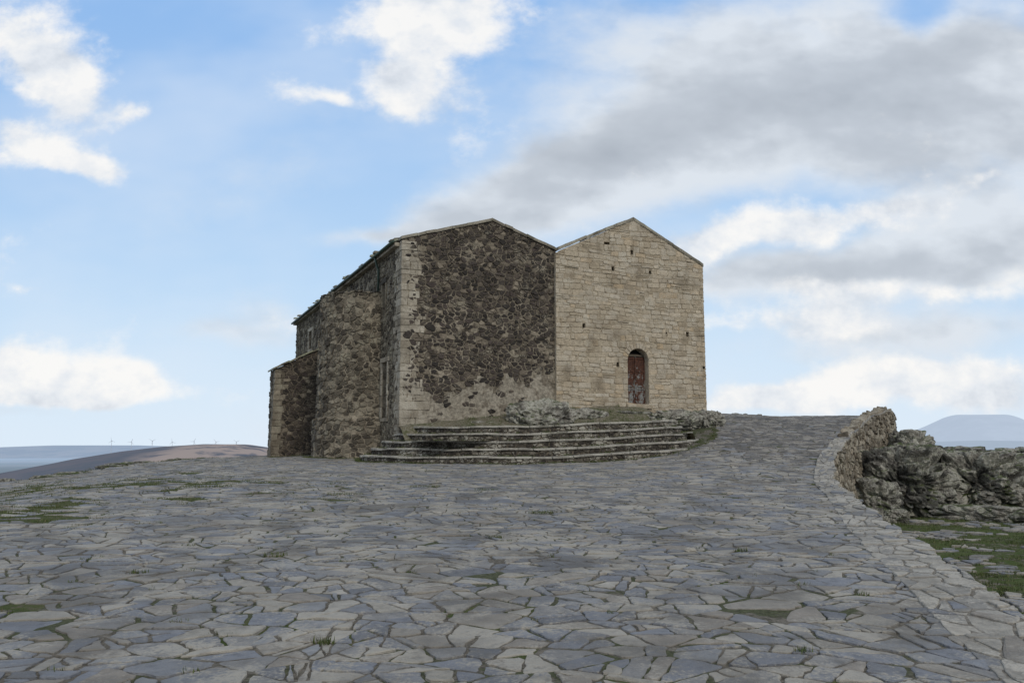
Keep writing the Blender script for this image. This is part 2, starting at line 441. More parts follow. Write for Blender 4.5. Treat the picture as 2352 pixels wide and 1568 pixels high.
# ------------------------------------------------------------------ ground sheet
def zG(x, y):
    inL = XL(y) - x; inR = x - XE(y)
    r = math.hypot(x, y-20)
    z = zP(x, y) - .35
    if inL > -1.5:
        out = max(0, inL)
        z = lerp(zP(x, y)-.35, zP(x, y)-.02, sstep(-1.5, -.2, inL)) - .1*out - .012*out*out + .1*fbm(x*.7, y*.7, 1, 4)*sstep(0, 1, inL)
    low = -2.42 + .06*fbm(x*.4, y*.4, 2, 3) - .02*max(0, y-26) + .9*sstep(28, 33, y)*sstep(17, 19, x)
    fr = sstep(-1.6, -.6, inR)
    z = lerp(z, low, fr)
    if y > 43: z -= .15*(y-43) + .01*(y-43)**2 if y < 80 else 20
    if r > 42: z -= .3*(r-42)
    return max(z, -220 + (25*fbm(x*.0004, y*.0004, 5, 4) if r > 900 else 0))
mb = MB(); seg = 240; rr = [.3 + .6*i for i in range(80)]
while rr[-1] < 70000: rr.append(rr[-1]*1.13)
c0 = mb.vert((0, 20, zG(0, 20))); prev = None
for r in rr:
    ring = [mb.vert((r*math.cos(2*math.pi*k/seg), 20+r*math.sin(2*math.pi*k/seg), zG(r*math.cos(2*math.pi*k/seg), 20+r*math.sin(2*math.pi*k/seg)))) for k in range(seg)]
    for k in range(seg):
        if prev: mb.face([prev[k], ring[k], ring[(k+1) % seg], prev[(k+1) % seg]])
        else: mb.face([c0, ring[k], ring[(k+1) % seg]])
    prev = ring
def ground_mat():
    m, N, b = newmat("hilltop_grass_and_stone"); g = N.n("ShaderNodeNewGeometry"); po = g.outputs["Position"]
    n1 = N.noise(po, .8, 4, .7); n2 = N.noise(po, 7, 5, .7); n3 = N.noise(po, .0006, 6, .6)
    grass = N.mix(N.ss(n2, .4, .65), (.058, .08, .026), (.092, .103, .044))
    st = N.mix(N.ss(n2, .4, .6), (.12, .108, .082), (.19, .172, .138))
    sm = N.ss(N.math('MULTIPLY_ADD', n2, .4, N.math('MULTIPLY', n1, .6)), .5, .6)
    near = N.mix(sm, grass, st)
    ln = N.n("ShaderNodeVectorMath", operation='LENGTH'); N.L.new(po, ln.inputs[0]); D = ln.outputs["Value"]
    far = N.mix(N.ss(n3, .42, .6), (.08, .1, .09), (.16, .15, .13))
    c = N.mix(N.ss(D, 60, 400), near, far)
    hz = N.ss(D, 500, 22000)  # distance haze, painted below as bluish base tint and emission
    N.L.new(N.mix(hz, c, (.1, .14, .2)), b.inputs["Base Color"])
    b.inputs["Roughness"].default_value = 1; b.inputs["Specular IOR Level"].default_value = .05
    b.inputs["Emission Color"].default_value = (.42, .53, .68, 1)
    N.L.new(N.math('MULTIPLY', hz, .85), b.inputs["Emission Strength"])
    bump(N, b, N.math('ADD', n2, N.math('MULTIPLY', sm, .6)), .05)
    return m
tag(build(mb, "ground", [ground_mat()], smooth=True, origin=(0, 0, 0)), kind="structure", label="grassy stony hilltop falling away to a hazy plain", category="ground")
def low_grass(x, y): return fbm(x*.5, y*.5, 12, 5) + .2
mb = MB()
def keepLow(x, y):
    if y < 5 or y > 28 or x < XE(y)+.25 or x > 20: return False
    return low_grass(x, y) < .1 + R.uniform(-.3, .3)
for p in cells(3, 20, 5, 28, .25, 1.4, .48, .22, .04, keepLow, sp_amin=.06, sp_prob=.75):
    if abs(area(p)) < .004 or R.random() < .2: continue
    stone(mb, rough(p, .014, .12), lambda u, v, d: (u, v, zG(u, v)+.02+d), R.uniform(.005, .03), ins=.012, tilt=.06, mat=0, deep=-.05)
tag(build(mb, "lower_pavement", [M_PAVE]), kind="structure", label="sunken flagstones overgrown with bright grass", category="pavement")

# ------------------------------------------------------------------ distant hills
def ridge(name, prof, y0, depth, base, mat, label, rough_=.02):
    mb = MB(); n = 200; rows = 24; grid = []
    for i in range(n+1):
        u = lerp(prof[0][0], prof[-1][0], i/n); h = interp(prof, u)
        col = []
        for j in range(rows+1):
            t = j/rows*2-1; f = math.cos(t*math.pi/2)**.8 if abs(t) < 1 else 0
            y = y0 + t*depth; x = u*y0 + (y-y0)*u*.4
            z = base + (h*y0 - base)*f
            z += (h*y0-base)*rough_*fbm(x*4/depth, y*4/depth, 1, 5)*(1-.9*max(0, 1-abs(t)*4))
            col.append(mb.vert((x, y, z)))
        grid.append(col)
    for i in range(n):
        for j in range(rows): mb.face([grid[i][j], grid[i+1][j], grid[i+1][j+1], grid[i][j+1]])
    return tag(build(mb, name, [mat], smooth=True), kind="structure", label=label, category="hill")
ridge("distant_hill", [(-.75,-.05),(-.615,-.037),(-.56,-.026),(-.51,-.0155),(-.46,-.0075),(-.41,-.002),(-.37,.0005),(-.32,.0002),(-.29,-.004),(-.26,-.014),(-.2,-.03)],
      5000, 1500, -230, far_mat("hazy_moorland_sun_patch", (.04, .045, .053), (.07, .06, .063), (.115, .14, .19), .58, ((.27, .2, .155), 520, 820), .0035), "long heather-brown ridge carrying wind turbines")
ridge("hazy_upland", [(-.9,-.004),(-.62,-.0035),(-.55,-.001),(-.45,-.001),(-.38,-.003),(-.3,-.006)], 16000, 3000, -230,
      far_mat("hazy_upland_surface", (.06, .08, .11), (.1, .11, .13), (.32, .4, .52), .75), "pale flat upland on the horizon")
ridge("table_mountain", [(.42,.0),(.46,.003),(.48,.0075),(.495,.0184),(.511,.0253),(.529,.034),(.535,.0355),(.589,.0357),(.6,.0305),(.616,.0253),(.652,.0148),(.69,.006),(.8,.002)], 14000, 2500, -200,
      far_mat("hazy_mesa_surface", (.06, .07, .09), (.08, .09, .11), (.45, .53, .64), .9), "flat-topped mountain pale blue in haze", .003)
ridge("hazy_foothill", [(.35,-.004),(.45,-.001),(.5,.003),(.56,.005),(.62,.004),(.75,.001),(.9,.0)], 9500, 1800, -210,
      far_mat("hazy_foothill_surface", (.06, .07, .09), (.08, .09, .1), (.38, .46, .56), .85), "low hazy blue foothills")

# ------------------------------------------------------------------ wind turbines
def turbine(i, u, rot, sc):
    y = 5300.0; base = Vector((u*y, y, -45 if u > -.45 else -62))
    e = empty("wind_turbine", base)
    H = (63 if u > -.45 else 79)*sc
    mb = MB(); mb.tube([base, base+Z*H*.5, base+Z*H], [1.8, 1.4, 1.0], 8); build(mb, "tower", [M_HAZED_WHITE], e)
    hub = base + Z*(H+1)
    mb = MB(); mb.box(hub + Vector((0, 2, 0)), (1.3, 0, 0), (0, 3.4, 0), (0, 0, 1.3)); build(mb, "nacelle", [M_HAZED_WHITE], e)
    r = empty("rotor", hub + Vector((0, -3, 0)), e)
    for k in range(3):
        a = rot + k*2*math.pi/3; d = Vector((math.cos(a), 0, math.sin(a))); h = hub + Vector((0, -3, 0))
        mb = MB(); mb.tube([h, h+d*4, h+d*9, h+d*24], [.8, 1.2, 1.0, .4], 6); build(mb, "blade", [M_HAZED_WHITE], r)
    tag(e, label="white three-bladed wind turbine on the far ridge", category="wind turbine", group="wind turbines along the distant ridge")
for i, u in enumerate((-.481, -.457, -.432, -.408, -.382, -.3555, -.331)):
    turbine(i, u, R.uniform(0, 2), R.uniform(.95, 1.08))

# ------------------------------------------------------------------ church
church = empty("stone_church", A + U*6 - W*8 + Z*(-.6))
tag(church, label="old twin-gabled church of dark basalt rubble and pale limestone", category="church")
mapF = lambda u, v, d: tuple(A + U*u + W*d + Z*v)
mapL = lambda u, v, d: tuple(A + U*u + W*(d+.13) + Z*v)
mapS = lambda m, v, d: tuple(A - W*m - U*d + Z*v)
B0 = -1.2
# dark gable
mb = MB()
domD = [(0, B0), (5.95, B0), (5.95, 7.2), (3.35, 8.05), (0, 7.05)]
def plaster_top(k): return interp([(0,.8),(1,1.4),(1.6,1.75),(3,2.15),(5.8,2.55)], k) + .5*fbm(k*1.6, 0, 4, 5)
def mortF(u, v):
    if v < plaster_top(u)+R.uniform(-.12, .12): return 2
    return 3 if fbm(u*.8, v*.8, 21, 4) > -.02 - .25*sstep(3.5, 6.5, v) else 1
def mapFw(u, v, d): return mapF(u, v, d + .025*fbm(u*1.2, v*1.2, 55, 4))
sheet(mb, domD, mapFw, 0, 1, step=.12, matf=mortF)
def keepD(u, v):
    if u < .2: return False
    pt = plaster_top(u)
    if v < pt: return R.random() < .05 + .42*sstep(-.05, .35, fbm(u*1.5, v*1.5, 33, 3))*sstep(0, 1.6, v)
    return R.random() > .03
for p in cells(.1, 5.95, .3, 8.1, .14, 1.6, .48, .15, .02, keepD, sp_amin=.018, sp_prob=.65, jv=.34):
    p = clip_domain(p, domD)
    if len(p) < 3 or area(p) < .0014: continue
    stone(mb, rough(p, .009, .15), mapFw, R.uniform(.008, .045), ins=.01, tilt=.16, mat=0)
build(mb, "gable_wall", [M_RUB, M_MORT, M_PLAS, M_MORTD], church)["label"] = "dark basalt rubble gable wall with plaster remains"
# limestone gable
DK = 9.41; DW = .47; SPR = 3.2; DB = 1.52
putlog = [(9.22,7.45,.12,.17),(8.35,6.72,.11,.17),(10.05,6.72,.11,.13),(7.05,4.42,.12,.18),(11.75,4.35,.12,.18),(10.75,4.35,.07,.08),(8.5,3.02,.11,.18),(12.5,3.05,.12,.1),(8.1,7.7,.25,.1)]
prect = [(k-w/2, k+w/2, z-h/2, z+h/2) for k, z, w, h in putlog]
door_rect = (DK-DW, DK+DW, DB, SPR+DW)
def arch_hole(v0, v1):
    vm = (v0+v1)/2
    if v1 < DB+.08: return None
    if vm < SPR: return (DK-DW, DK+DW)
    if vm < SPR+.7: return (DK-math.sqrt(.7**2-(vm-SPR)**2), DK+math.sqrt(.7**2-(vm-SPR)**2))
mb = MB()
domL = [(5.87, B0), (12.58, B0), (12.58, 7.2), (9.3, 8.75), (6.1, 7.25), (5.87, 7.1)]
sheet(mb, domL, mapL, 0, 1, prect+[door_rect])
for r in prect: recess(mb, r, .35, mapL, 1, 2)
ashlar(mb, domL, mapL, [rect_hole(r) for r in prect]+[arch_hole], .14, .25, .17, .6, 0, .006, .018, miss=.012)
mapR = lambda u, v, d: tuple(A + U*(5.87-d) + W*(.13-u) + Z*v)
sheet(mb, [(0, B0), (.25, B0), (.25, 7.1), (0, 7.1)], mapR, 0, 0)
NA = 16
def ap(i, r):
    a = math.pi*i/NA; return (DK + r*math.cos(a), SPR + r*math.sin(a))
for i in range(NA):
    a, b = ap(i, DW), ap(i+1, DW)
    top = SPR+DW
    mb.face([mb.vert(mapL(a[0], a[1], 0)), mb.vert(mapL(a[0], top, 0)), mb.vert(mapL(b[0], top, 0)), mb.vert(mapL(b[0], b[1], 0))], 1)
    mb.face([mb.vert(mapL(a[0], a[1], 0)), mb.vert(mapL(b[0], b[1], 0)), mb.vert(mapL(b[0], b[1], -.4)), mb.vert(mapL(a[0], a[1], -.4))], 0)
for s in (-1, 1):
    x = DK+s*DW
    sheet(mb, [(0, DB), (.4, DB), (.4, SPR), (0, SPR)], (lambda x: lambda u, v, d: mapL(x, v, -u))(x), 0, 0)
nv = 13
for i in range(nv):
    a0 = math.pi*(i+.03)/nv; a1 = math.pi*(i+.97)/nv; am = (a0+a1)/2; ro = .69+R.uniform(-.03, .03)
    q = [(DK+r*math.cos(a), SPR+r*math.sin(a)) for r, a in ((DW, a1), (DW, am), (DW, a0), (ro, a0), (ro, am), (ro, a1))]
    stone(mb, q if area(q) > 0 else q[::-1], mapL, .022+R.uniform(0, .01), ins=.012, tilt=.02)
q = [(DK-DW-.08, DB-.16), (DK+DW+.1, DB-.16), (DK+DW+.1, DB), (DK-DW-.08, DB)]
stone(mb, q, mapL, .1, ins=.01, tilt=0)
sheet(mb, [(DK-DW, 0), (DK+DW, 0), (DK+DW, .45), (DK-DW, .45)], lambda u, v, d: mapL(u, DB, -v), 0, 0)
build(mb, "gable_wall", [M_ASH, M_MORTL, M_DARK], church)["label"] = "pale limestone block gable wall with arched doorway"
# door
door = empty("door", A + U*DK + W*(-.2) + Z*DB, church); door["label"] = "rusted metal double door with flaking pale paint"
for s in (-1, 1):
    mb = MB(); c = DK + s*DW*.5; hw = DW*.5-.012
    mb.box(mapL(c, DB+.93, -.3), U*hw, W*.02, Z*.93, 0)
    for z in (.05, .62, .72, 1.3, 1.8): mb.box(mapL(c, DB+z, -.265), U*hw, W*.016, Z*.03, 0)
    for x in (-1, 1): mb.box(mapL(c+x*(hw-.025), DB+.93, -.262), U*.022, W*.014, Z*.92, 0)
    build(mb, "door_leaf", [M_RUST], door)
mb = MB(); mb.box(mapL(DK, DB+1.91, -.28), U*DW, W*.05, Z*.04, 0); mb.box(mapL(DK, SPR+.35, -.36), U*DW, W*.01, Z*.22, 1)
build(mb, "lintel", [M_FRAME, M_DARK], door)
mb = MB(); mb.box(mapL(DK+.06, DB+1.0, -.235), U*.05, W*.012, Z*.015); build(mb, "handle", [M_FRAME], door)
# side wall
mb = MB()
wins = [(2.0, 2.5, 4.6, 5.9), (1.6, 2.3, .95, 2.95), (16.4, 17.3, 5.0, 5.95)]
domS = [(0, B0), (21.5, B0), (21.5, 7.0), (0, 7.0)]
sheet(mb, domS, mapS, 0, 1, wins, step=.5)
for i, r in enumerate(wins): recess(mb, r, .4 if i != 1 else .35, mapS, 1, 2)
def keepS(u, v):
    if u < .3 or u > 21.4: return False
    if 2.9 < u < 6.1 and v < 5.3: return False
    return not any(r[0]-.14 < u < r[1]+.14 and r[2]-.1 < v < r[3]+.1 for r in wins)
for p in cells(.1, 21.5, -.8, 7, .17, 1.4, .46, .12, .02, keepS, sp_amin=.03, sp_prob=.55, jv=.36):
    p = clip_domain(p, domS)
    if len(p) < 3 or area(p) < .003: continue
    stone(mb, rough(p, .009, .14), mapS, R.uniform(.01, .045), ins=.012, tilt=.12, mat=0)
build(mb, "side_wall", [M_RUBG, M_MORT, M_DARK], church)
for i, r in enumerate(wins):
    mb = MB(); w = (.08, .16, .2)[i]
    for u0, u1, v0, v1 in ((r[0]-w, r[0]-.004, r[2], r[3]), (r[1]+.004, r[1]+w, r[2], r[3]), (r[0]-w-.05, r[1]+w+.05, r[3]+.004, r[3]+.18), (r[0]-w, r[1]+w, r[2]-.14, r[2]-.004)):
        n_ = max(1, int((v1-v0)/.4)) if v1-v0 > .5 else 1
        for t in range(n_):
            a_, b_ = lerp(v0, v1, t/n_), lerp(v0, v1, (t+1)/n_)
            stone(mb, [(u0, a_+.004), (u1, a_+.004), (u1, b_-.004), (u0, b_-.004)], mapS, .05, ins=.01, tilt=0)
    if i == 2:
        mb.box(mapS((r[0]+r[1])/2, (r[2]+r[3])/2, -.2), W*.02, U*.02, Z*(r[3]-r[2])*.5, 1)
    build(mb, "window" if i != 1 else "side_doorway", [M_QUO if i else M_RUBG, M_FRAME], church)
# corner quoins: worn blocks, irregularly toothed into the rubble
def quoins(z0, z1, mapA_, mapB_, lo, flare=None, tooth=.22):
    mb = MB(); z = z0; i = 0
    while z < z1-.05:
        h = min(R.uniform(.16, .31), z1-z); ex = (flare(z) if flare else 0)
        a = R.uniform(*lo) + (R.uniform(0, tooth) if R.random() < .5 else -R.uniform(0, .1))+ex; b = R.uniform(*lo) + (0 if i % 2 else R.uniform(.05, .25))
        e = R.uniform(.02, .045)
        for mp, L in ((mapA_, a), (mapB_, b)):
            x = -e
            while x < L-.04:
                l = min(L-x, R.uniform(.22, .7)) if L-x > .4 else L-x
                q = [(x+(.004 if x > 0 else 0), z+.004), (x+l-.004, z+.004), (x+l-.004, z+h-.004), (x+(.004 if x > 0 else 0), z+h-.004)]
                q2 = []
                for t in range(4):
                    c_ = q[t]; d_ = q[(t+1) % 4]; q2.append((c_[0]+(R.uniform(-.02, .02) if c_[0] > 0 else R.uniform(0, .02)), c_[1]+R.uniform(-.007, .007)))
                    q2.append(((c_[0]+d_[0])/2+(R.uniform(-.014, .014) if (c_[0]+d_[0]) > 0 else 0), (c_[1]+d_[1])/2+R.uniform(-.008, .008)))
                stone(mb, q2, mp, e+R.uniform(0, .004), ins=.008, tilt=0, mat=0)
                x += l
        z += h; i += 1
    return mb
mb = quoins(B0, 7.02, mapF, mapS, (.5, .7), lambda z: .3*sstep(2.2, .4, z), .3)
sheet(mb, [(0, B0), (.5, B0), (.5, 7.0), (0, 7.0)], mapF, .012, 1)
sheet(mb, [(0, B0), (.5, B0), (.5, 7.0), (0, 7.0)], mapS, .012, 1)
build(mb, "corner_quoins", [M_QUO, M_MORTL], church)["label"] = "weathered beige limestone corner blocks"
# other walls (right flank, rear)
mb = MB()
mapE = lambda m, v, d: tuple(A + U*(12.58+d) + W*(.13-m) + Z*v)
sheet(mb, [(0, B0), (21.6, B0), (21.6, 7.2), (0, 7.2)], mapE, 0, 1)
ashlar(mb, [(0, .3), (21.6, .3), (21.6, 7.15), (0, 7.15)], mapE, [], .22, .3, .35, .8, 0, .014, .02)
mapB = lambda u, v, d: tuple(A + U*u - W*(21.5+d) + Z*v)
sheet(mb, [(0, B0), (5.95, B0), (5.95, 7.2), (3.35, 8.05), (0, 7.0)], mapB, 0, 1)
sheet(mb, [(5.95, B0), (12.58, B0), (12.58, 7.2), (9.3, 8.75), (6.1, 7.2)], mapB, 0, 1)
build(mb, "rear_wall", [M_ASH, M_MORTL], church)
# apse
AC = A - W*4.45; AR = 1.86
def mapA(s, v, d):
    r = AR + d + (.12 if v < .95 else 0) + .012*(5.6-v) + .06*fbm(s*.7, v*.7, 9, 4); ph = s/AR
    return tuple(AC + W*math.cos(ph)*r - U*math.sin(ph)*r + Z*v)
SL = math.pi*AR
mb = MB()
sheet(mb, [(-.1, B0), (SL+.1, B0), (SL+.1, 5.6), (-.1, 5.6)], mapA, 0, 1, step=.25)
for p in cells(-.1, SL+.1, -.8, 5.65, .165, 1.35, .47, .14, .022, lambda u, v: R.random() > .04, sp_amin=.028, sp_prob=.6, jv=.38):
    p = clip_domain(p, [(-.1, B0), (SL+.1, B0), (SL+.1, 5.68), (-.1, 5.68)])
    if len(p) < 3 or area(p) < .002: continue
    stone(mb, rough(p, .009, .15), mapA, R.uniform(.008, .055), ins=.013, tilt=.16, mat=0)
tip = mb.vert(tuple(AC + Z*6.0)); rim = [mb.vert(mapA(SL*i/24, 5.6+.05*math.sin(i*2.1), .06)) for i in range(25)]
for i in range(24): mb.face([rim[i], rim[i+1], tip], 0)
build(mb, "apse", [M_RUBG, M_MORT], church)["label"] = "rounded apse of lichened rubble"
# buttress annex
AN = A - W*9.0; Q = 2.85
mapN = lambda q, v, d: tuple(AN - U*q + W*d + Z*v)
topN = lambda q: lerp(4.6, 3.2, q/Q)
mb = MB()
domN = [(0, B0), (Q, B0), (Q, topN(Q)), (0, topN(0))]
sheet(mb, domN, mapN, 0, 1)
for p in cells(0, Q, -.8, 4.7, .15, 1.4, .47, .12, .02, lambda u, v: u < Q-.3, sp_amin=.025, sp_prob=.65, jv=.36):
    p = clip_domain(p, domN)
    if len(p) < 3 or area(p) < .002: continue
    stone(mb, rough(p, .009, .14), mapN, R.uniform(.01, .045), ins=.012, tilt=.14, mat=4)
mapN2 = lambda s, v, d: tuple(AN - U*(Q+d) - W*s + Z*v)
sheet(mb, [(0, B0), (1.5, B0), (1.5, 3.2), (0, 3.2)], mapN2, 0, 1)
for p in cells(.4, 1.5, -.8, 3.2, .22, 1.2, .45, .1, .025):
    p = clip_domain(p, [(.3, B0), (1.5, B0), (1.5, 3.2), (.3, 3.2)])
    if len(p) >= 3 and area(p) > .006: stone(mb, rough(p, .012, .16), mapN2, R.uniform(.012, .05), mat=0)
sheet(mb, domN, lambda q, v, d: tuple(AN - U*q - W*(1.5+d) + Z*v), 0, 1)
mapNq = lambda q, v, d: tuple(AN - U*(Q-q+.025*(3.2-v)) + W*d + Z*v)
qb = quoins(B0, 3.15, mapNq, lambda s, v, d: tuple(AN - U*(Q+d+.025*(3.2-v)) - W*s + Z*v), (.28, .4), None)
off = len(mb.v); mb.v += qb.v; mb.uv += qb.uv; mb.f += [[i+off for i in f] for f in qb.f]; mb.m += [2]*len(qb.f)
n = 9
for j in range(n):
    q0 = lerp(-.0, Q+.12, j/n); q1 = lerp(0, Q+.12, (j+1)/n)
    ax = (Vector(mapN(q1, topN(q1), 0)) - Vector(mapN(q0, topN(q0), 0)))/2
    c = (Vector(mapN(q0, topN(q0), -.75)) + Vector(mapN(q1, topN(q1), -.75)))/2
    mb.box(c + Z*(.05+R.uniform(0, .035)), ax*.97, W*(.84+R.uniform(0, .03)), Z*.035, 3)
M_QUOD = stone_mat("dull_quoin", [(0, (.13, .11, .08)), (.5, (.2, .172, .13)), (1, (.28, .245, .187))], mott=.42, lichen=(.28, .256, .195), lich=(.55, .68), dark=(.05, .042, .033), drk=(.48, .64), rough_=.92, bd=.03)
build(mb, "buttress", [M_RUBG, M_MORTD, M_QUOD, M_TILE, M_RUB], church)["label"] = "sloping-topped dark rubble buttress"
# copings
def coping(pts, mapf, d0, d1, th=.05, name="coping"):
    mb = MB()
    for (k0, z0), (k1, z1) in zip(pts, pts[1:]):
        L = math.hypot(k1-k0, z1-z0); s = 0
        while s < L-.02:
            e = min(L, s+R.uniform(.3, .65)); t0, t1 = s/L, e/L
            p = Vector(mapf(lerp(k0, k1, t0), lerp(z0, z1, t0), (d0+d1)/2)); q = Vector(mapf(lerp(k0, k1, t1), lerp(z0, z1, t1), (d0+d1)/2))
            ax = (q-p)/2
            mb.box((p+q)/2 + Z*(th+R.uniform(-.012, .012)), ax*.985 + Z*R.uniform(-.01, .01), W*((d1-d0)/2+R.uniform(-.015, .015)), Z*th, 0)
            s = e
    return build(mb, name, [M_COPE], church)
coping([(-.06, 7.06), (3.35, 8.08), (6.0, 7.22)], mapF, -.5, .06, .05)
coping([(5.98, 7.24), (9.3, 8.74), (12.6, 7.18)], mapL, -.5, .04, .06)
# roofs
def roof(ks, m0, m1):
    mb = MB()
    step = .11; n = int((m1-m0)/step)
    for (k0, z0), (k1, z1) in ks:
        rows = 6; grid = []
        for i in range(n+1):
            m = m0+i*step; co = .045*abs(math.sin(i*math.pi/2)) + .02*fbm(m*.8, k0, 2, 3)
            grid.append([mb.vert(tuple(A + U*lerp(k0, k1, j/rows) - W*m + Z*(lerp(z0, z1, j/rows)+co+.02*(j % 2)))) for j in range(rows+1)])
        for i in range(n):
            for j in range(rows): mb.face([grid[i][j], grid[i+1][j], grid[i+1][j+1], grid[i][j+1]], 0)
        a = [mb.vert((mb.v[g[0]][0], mb.v[g[0]][1], mb.v[g[0]][2]-.09)) for g in grid]
        for i in range(n): mb.face([grid[i][0], grid[i+1][0], a[i+1], a[i]], 0)
    return mb
mb = roof([((-.24, 7.04), (3.35, 8.04)), ((6.1, 7.17), (3.35, 8.04))], .3, 21.5)
for i in range(46):
    m = R.uniform(.6, 21.3); k = R.uniform(-.22, .25); c = A + U*k - W*m + Z*(7.12 + (k+.32)*.28)
    mb.box(c, U*R.uniform(.08, .16) + Z*R.uniform(0, .05), W*R.uniform(.06, .14), Z*R.uniform(.015, .045))
build(mb, "roof", [M_TILE], church)
build(roof([((12.55, 7.1), (9.3, 8.62)), ((6.1, 7.16), (9.3, 8.62))], .3, 21.8), "roof", [M_TILE], church)
mb = MB()
for i in range(28):
    m0 = .25+i*.76; mb.box(A + U*(-.08) - W*(m0+.37) + Z*(6.93+R.uniform(-.008, .008)), U*(.12+R.uniform(0, .012)), W*.372, Z*.065)
build(mb, "cornice", [M_QUO], church)
mb = MB()
mb.tube([tuple(A - U*.28 - W*m + Z*(7.0-.002*m)) for m in (.2, 5, 11, 16, 21.5)], .055, 8)
mb.tube([tuple(A - U*.27 - W*2.75 + Z*6.98), tuple(A - U*.2 - W*2.78 + Z*6.75), tuple(A - U*.1 - W*2.8 + Z*6.5), tuple(A - U*.1 - W*2.8 + Z*5.7)], .045, 8)
build(mb, "gutter", [M_GUT], church, smooth=True)

# ------------------------------------------------------------------ curved steps
steps = empty("curved_stone_steps", SC + W*3 + Z*(-.7)); tag(steps, label="five semicircular worn stone steps before the church", category="steps")
TH0 = math.radians(-10); TH1 = math.radians(214)
def tilt(p): return .045*max(0, (p - A).dot(U)-3)
def ell(i, th, d, z):
    a = 6.5-.38*i+d; b = 5.3-.38*i+d
    wob = .03*math.sin(th*7+i) + .014*math.sin(th*17+i*2) + .01*math.sin(th*41+i*3)
    p = SC + U*((a+wob)*math.cos(th)) + W*((b+wob)*math.sin(th))
    return tuple(p + Z*(z + tilt(p) + .014*math.sin(th*9+i*1.7) + .006*math.sin(th*23+i*4)))
for i in range(5):
    mb = MB(); top = -.59 + .234*(i+1); bot = -1.0 if i == 0 else top-.234-.03
    r = 5.9-.38*i; S = (TH1-TH0)*r
    mp = lambda s, v, d: ell(i, TH0+s/r, d, v)
    sheet(mb, [(0, bot), (S, bot), (S, top-.04), (0, top-.04)], mp, -.04, 1, step=.3)
    for p in cells(0, S, top-.27, top-.04, .085, 2.0, .46, .1, .014, None, sp_amin=.025, sp_prob=.35, jv=.28):
        p = clip_domain(p, [(0, bot), (S, bot), (S, top-.05), (0, top-.05)])
        if len(p) < 3 or area(p) < .0012: continue
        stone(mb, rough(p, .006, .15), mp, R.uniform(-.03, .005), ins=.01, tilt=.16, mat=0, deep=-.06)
    s = 0
    while s < S:
        e = min(S, s+R.uniform(.3, .95)); g = R.uniform(.002, .009); out = .032+R.uniform(-.016, .014)
        if e-s < .1: break
        q = rough([(s+g, -.44), (e-g, -.44), (e-g, out), (s+g, out)], .011, .045, seg=.18)
        zt = R.uniform(-.005, .005)
        mt = lambda s_, q_, d: ell(i, TH0+s_/r, q_, top-.052+zt+d)
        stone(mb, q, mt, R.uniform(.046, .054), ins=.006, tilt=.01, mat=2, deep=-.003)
        s = e
    if i == 4:
        c = mb.vert(tuple(SC + Z*(top-.05)+Z*tilt(SC)))
        rim = [mb.vert(ell(4, lerp(TH0, TH1, j/60), -.3, top-.05)) for j in range(61)]
        for j in range(60): mb.face([c, rim[j], rim[j+1]], 1)
    else:
        rim = [(mb.vert(ell(i, lerp(TH0, TH1, j/60), 0, top-.058)), mb.vert(ell(i, lerp(TH0, TH1, j/60), -.5, top-.058))) for j in range(61)]
        for j in range(60): mb.face([rim[j][0], rim[j+1][0], rim[j+1][1], rim[j][1]], 1)
    build(mb, "step", [M_STEP, M_MORTD, M_TREAD], steps)

# soil bank along the facade, kept inside the top step
def zbank(k, w):
    p = A + U*k + W*w
    plat = .56 + .045*max(0, k-3)
    hi = interp([(-.2,.55),(0,.62),(1,.74),(2,.85),(4,1.05),(5.5,1.3),(8,1.42),(12.6,1.4),(14.4,1.2)], k)
    z = lerp(hi, plat-.03, sstep(0.1, 1.9, w)) + .05*fbm(k*1.2, w*1.2, 5, 4)
    e2 = math.sqrt(((k-5.3)/4.75)**2 + (max(0, w)/3.45)**2)
    g = zP(p.x, p.y)
    if k < 9.5: return lerp(z, min(z, plat-.45), sstep(.86, 1.0, e2) if k > 1.6 else sstep(.35, 1.1, w)), p
    e = sstep(.88, 1.25, e2)
    z = lerp(z, g-.1, max(e, sstep(12.4, 14, k)))
    return z, p
mb = MB(); grid = []
for i in range(90):
    k = lerp(-.1, 14.4, i/89); col = []
    for j in range(30):
        z, p = zbank(k, lerp(-1.5 if k > 12.6 else -.1, 3.6, j/29)); col.append(mb.vert((p.x, p.y, z)))
    grid.append(col)
for i in range(89):
    for j in range(29): mb.face([grid[i][j], grid[i+1][j], grid[i+1][j+1], grid[i][j+1]])
tag(build(mb, "soil_bank_ground", [M_SOIL], smooth=True), kind="structure", label="grassy soil bank at the foot of the facade", category="ground")

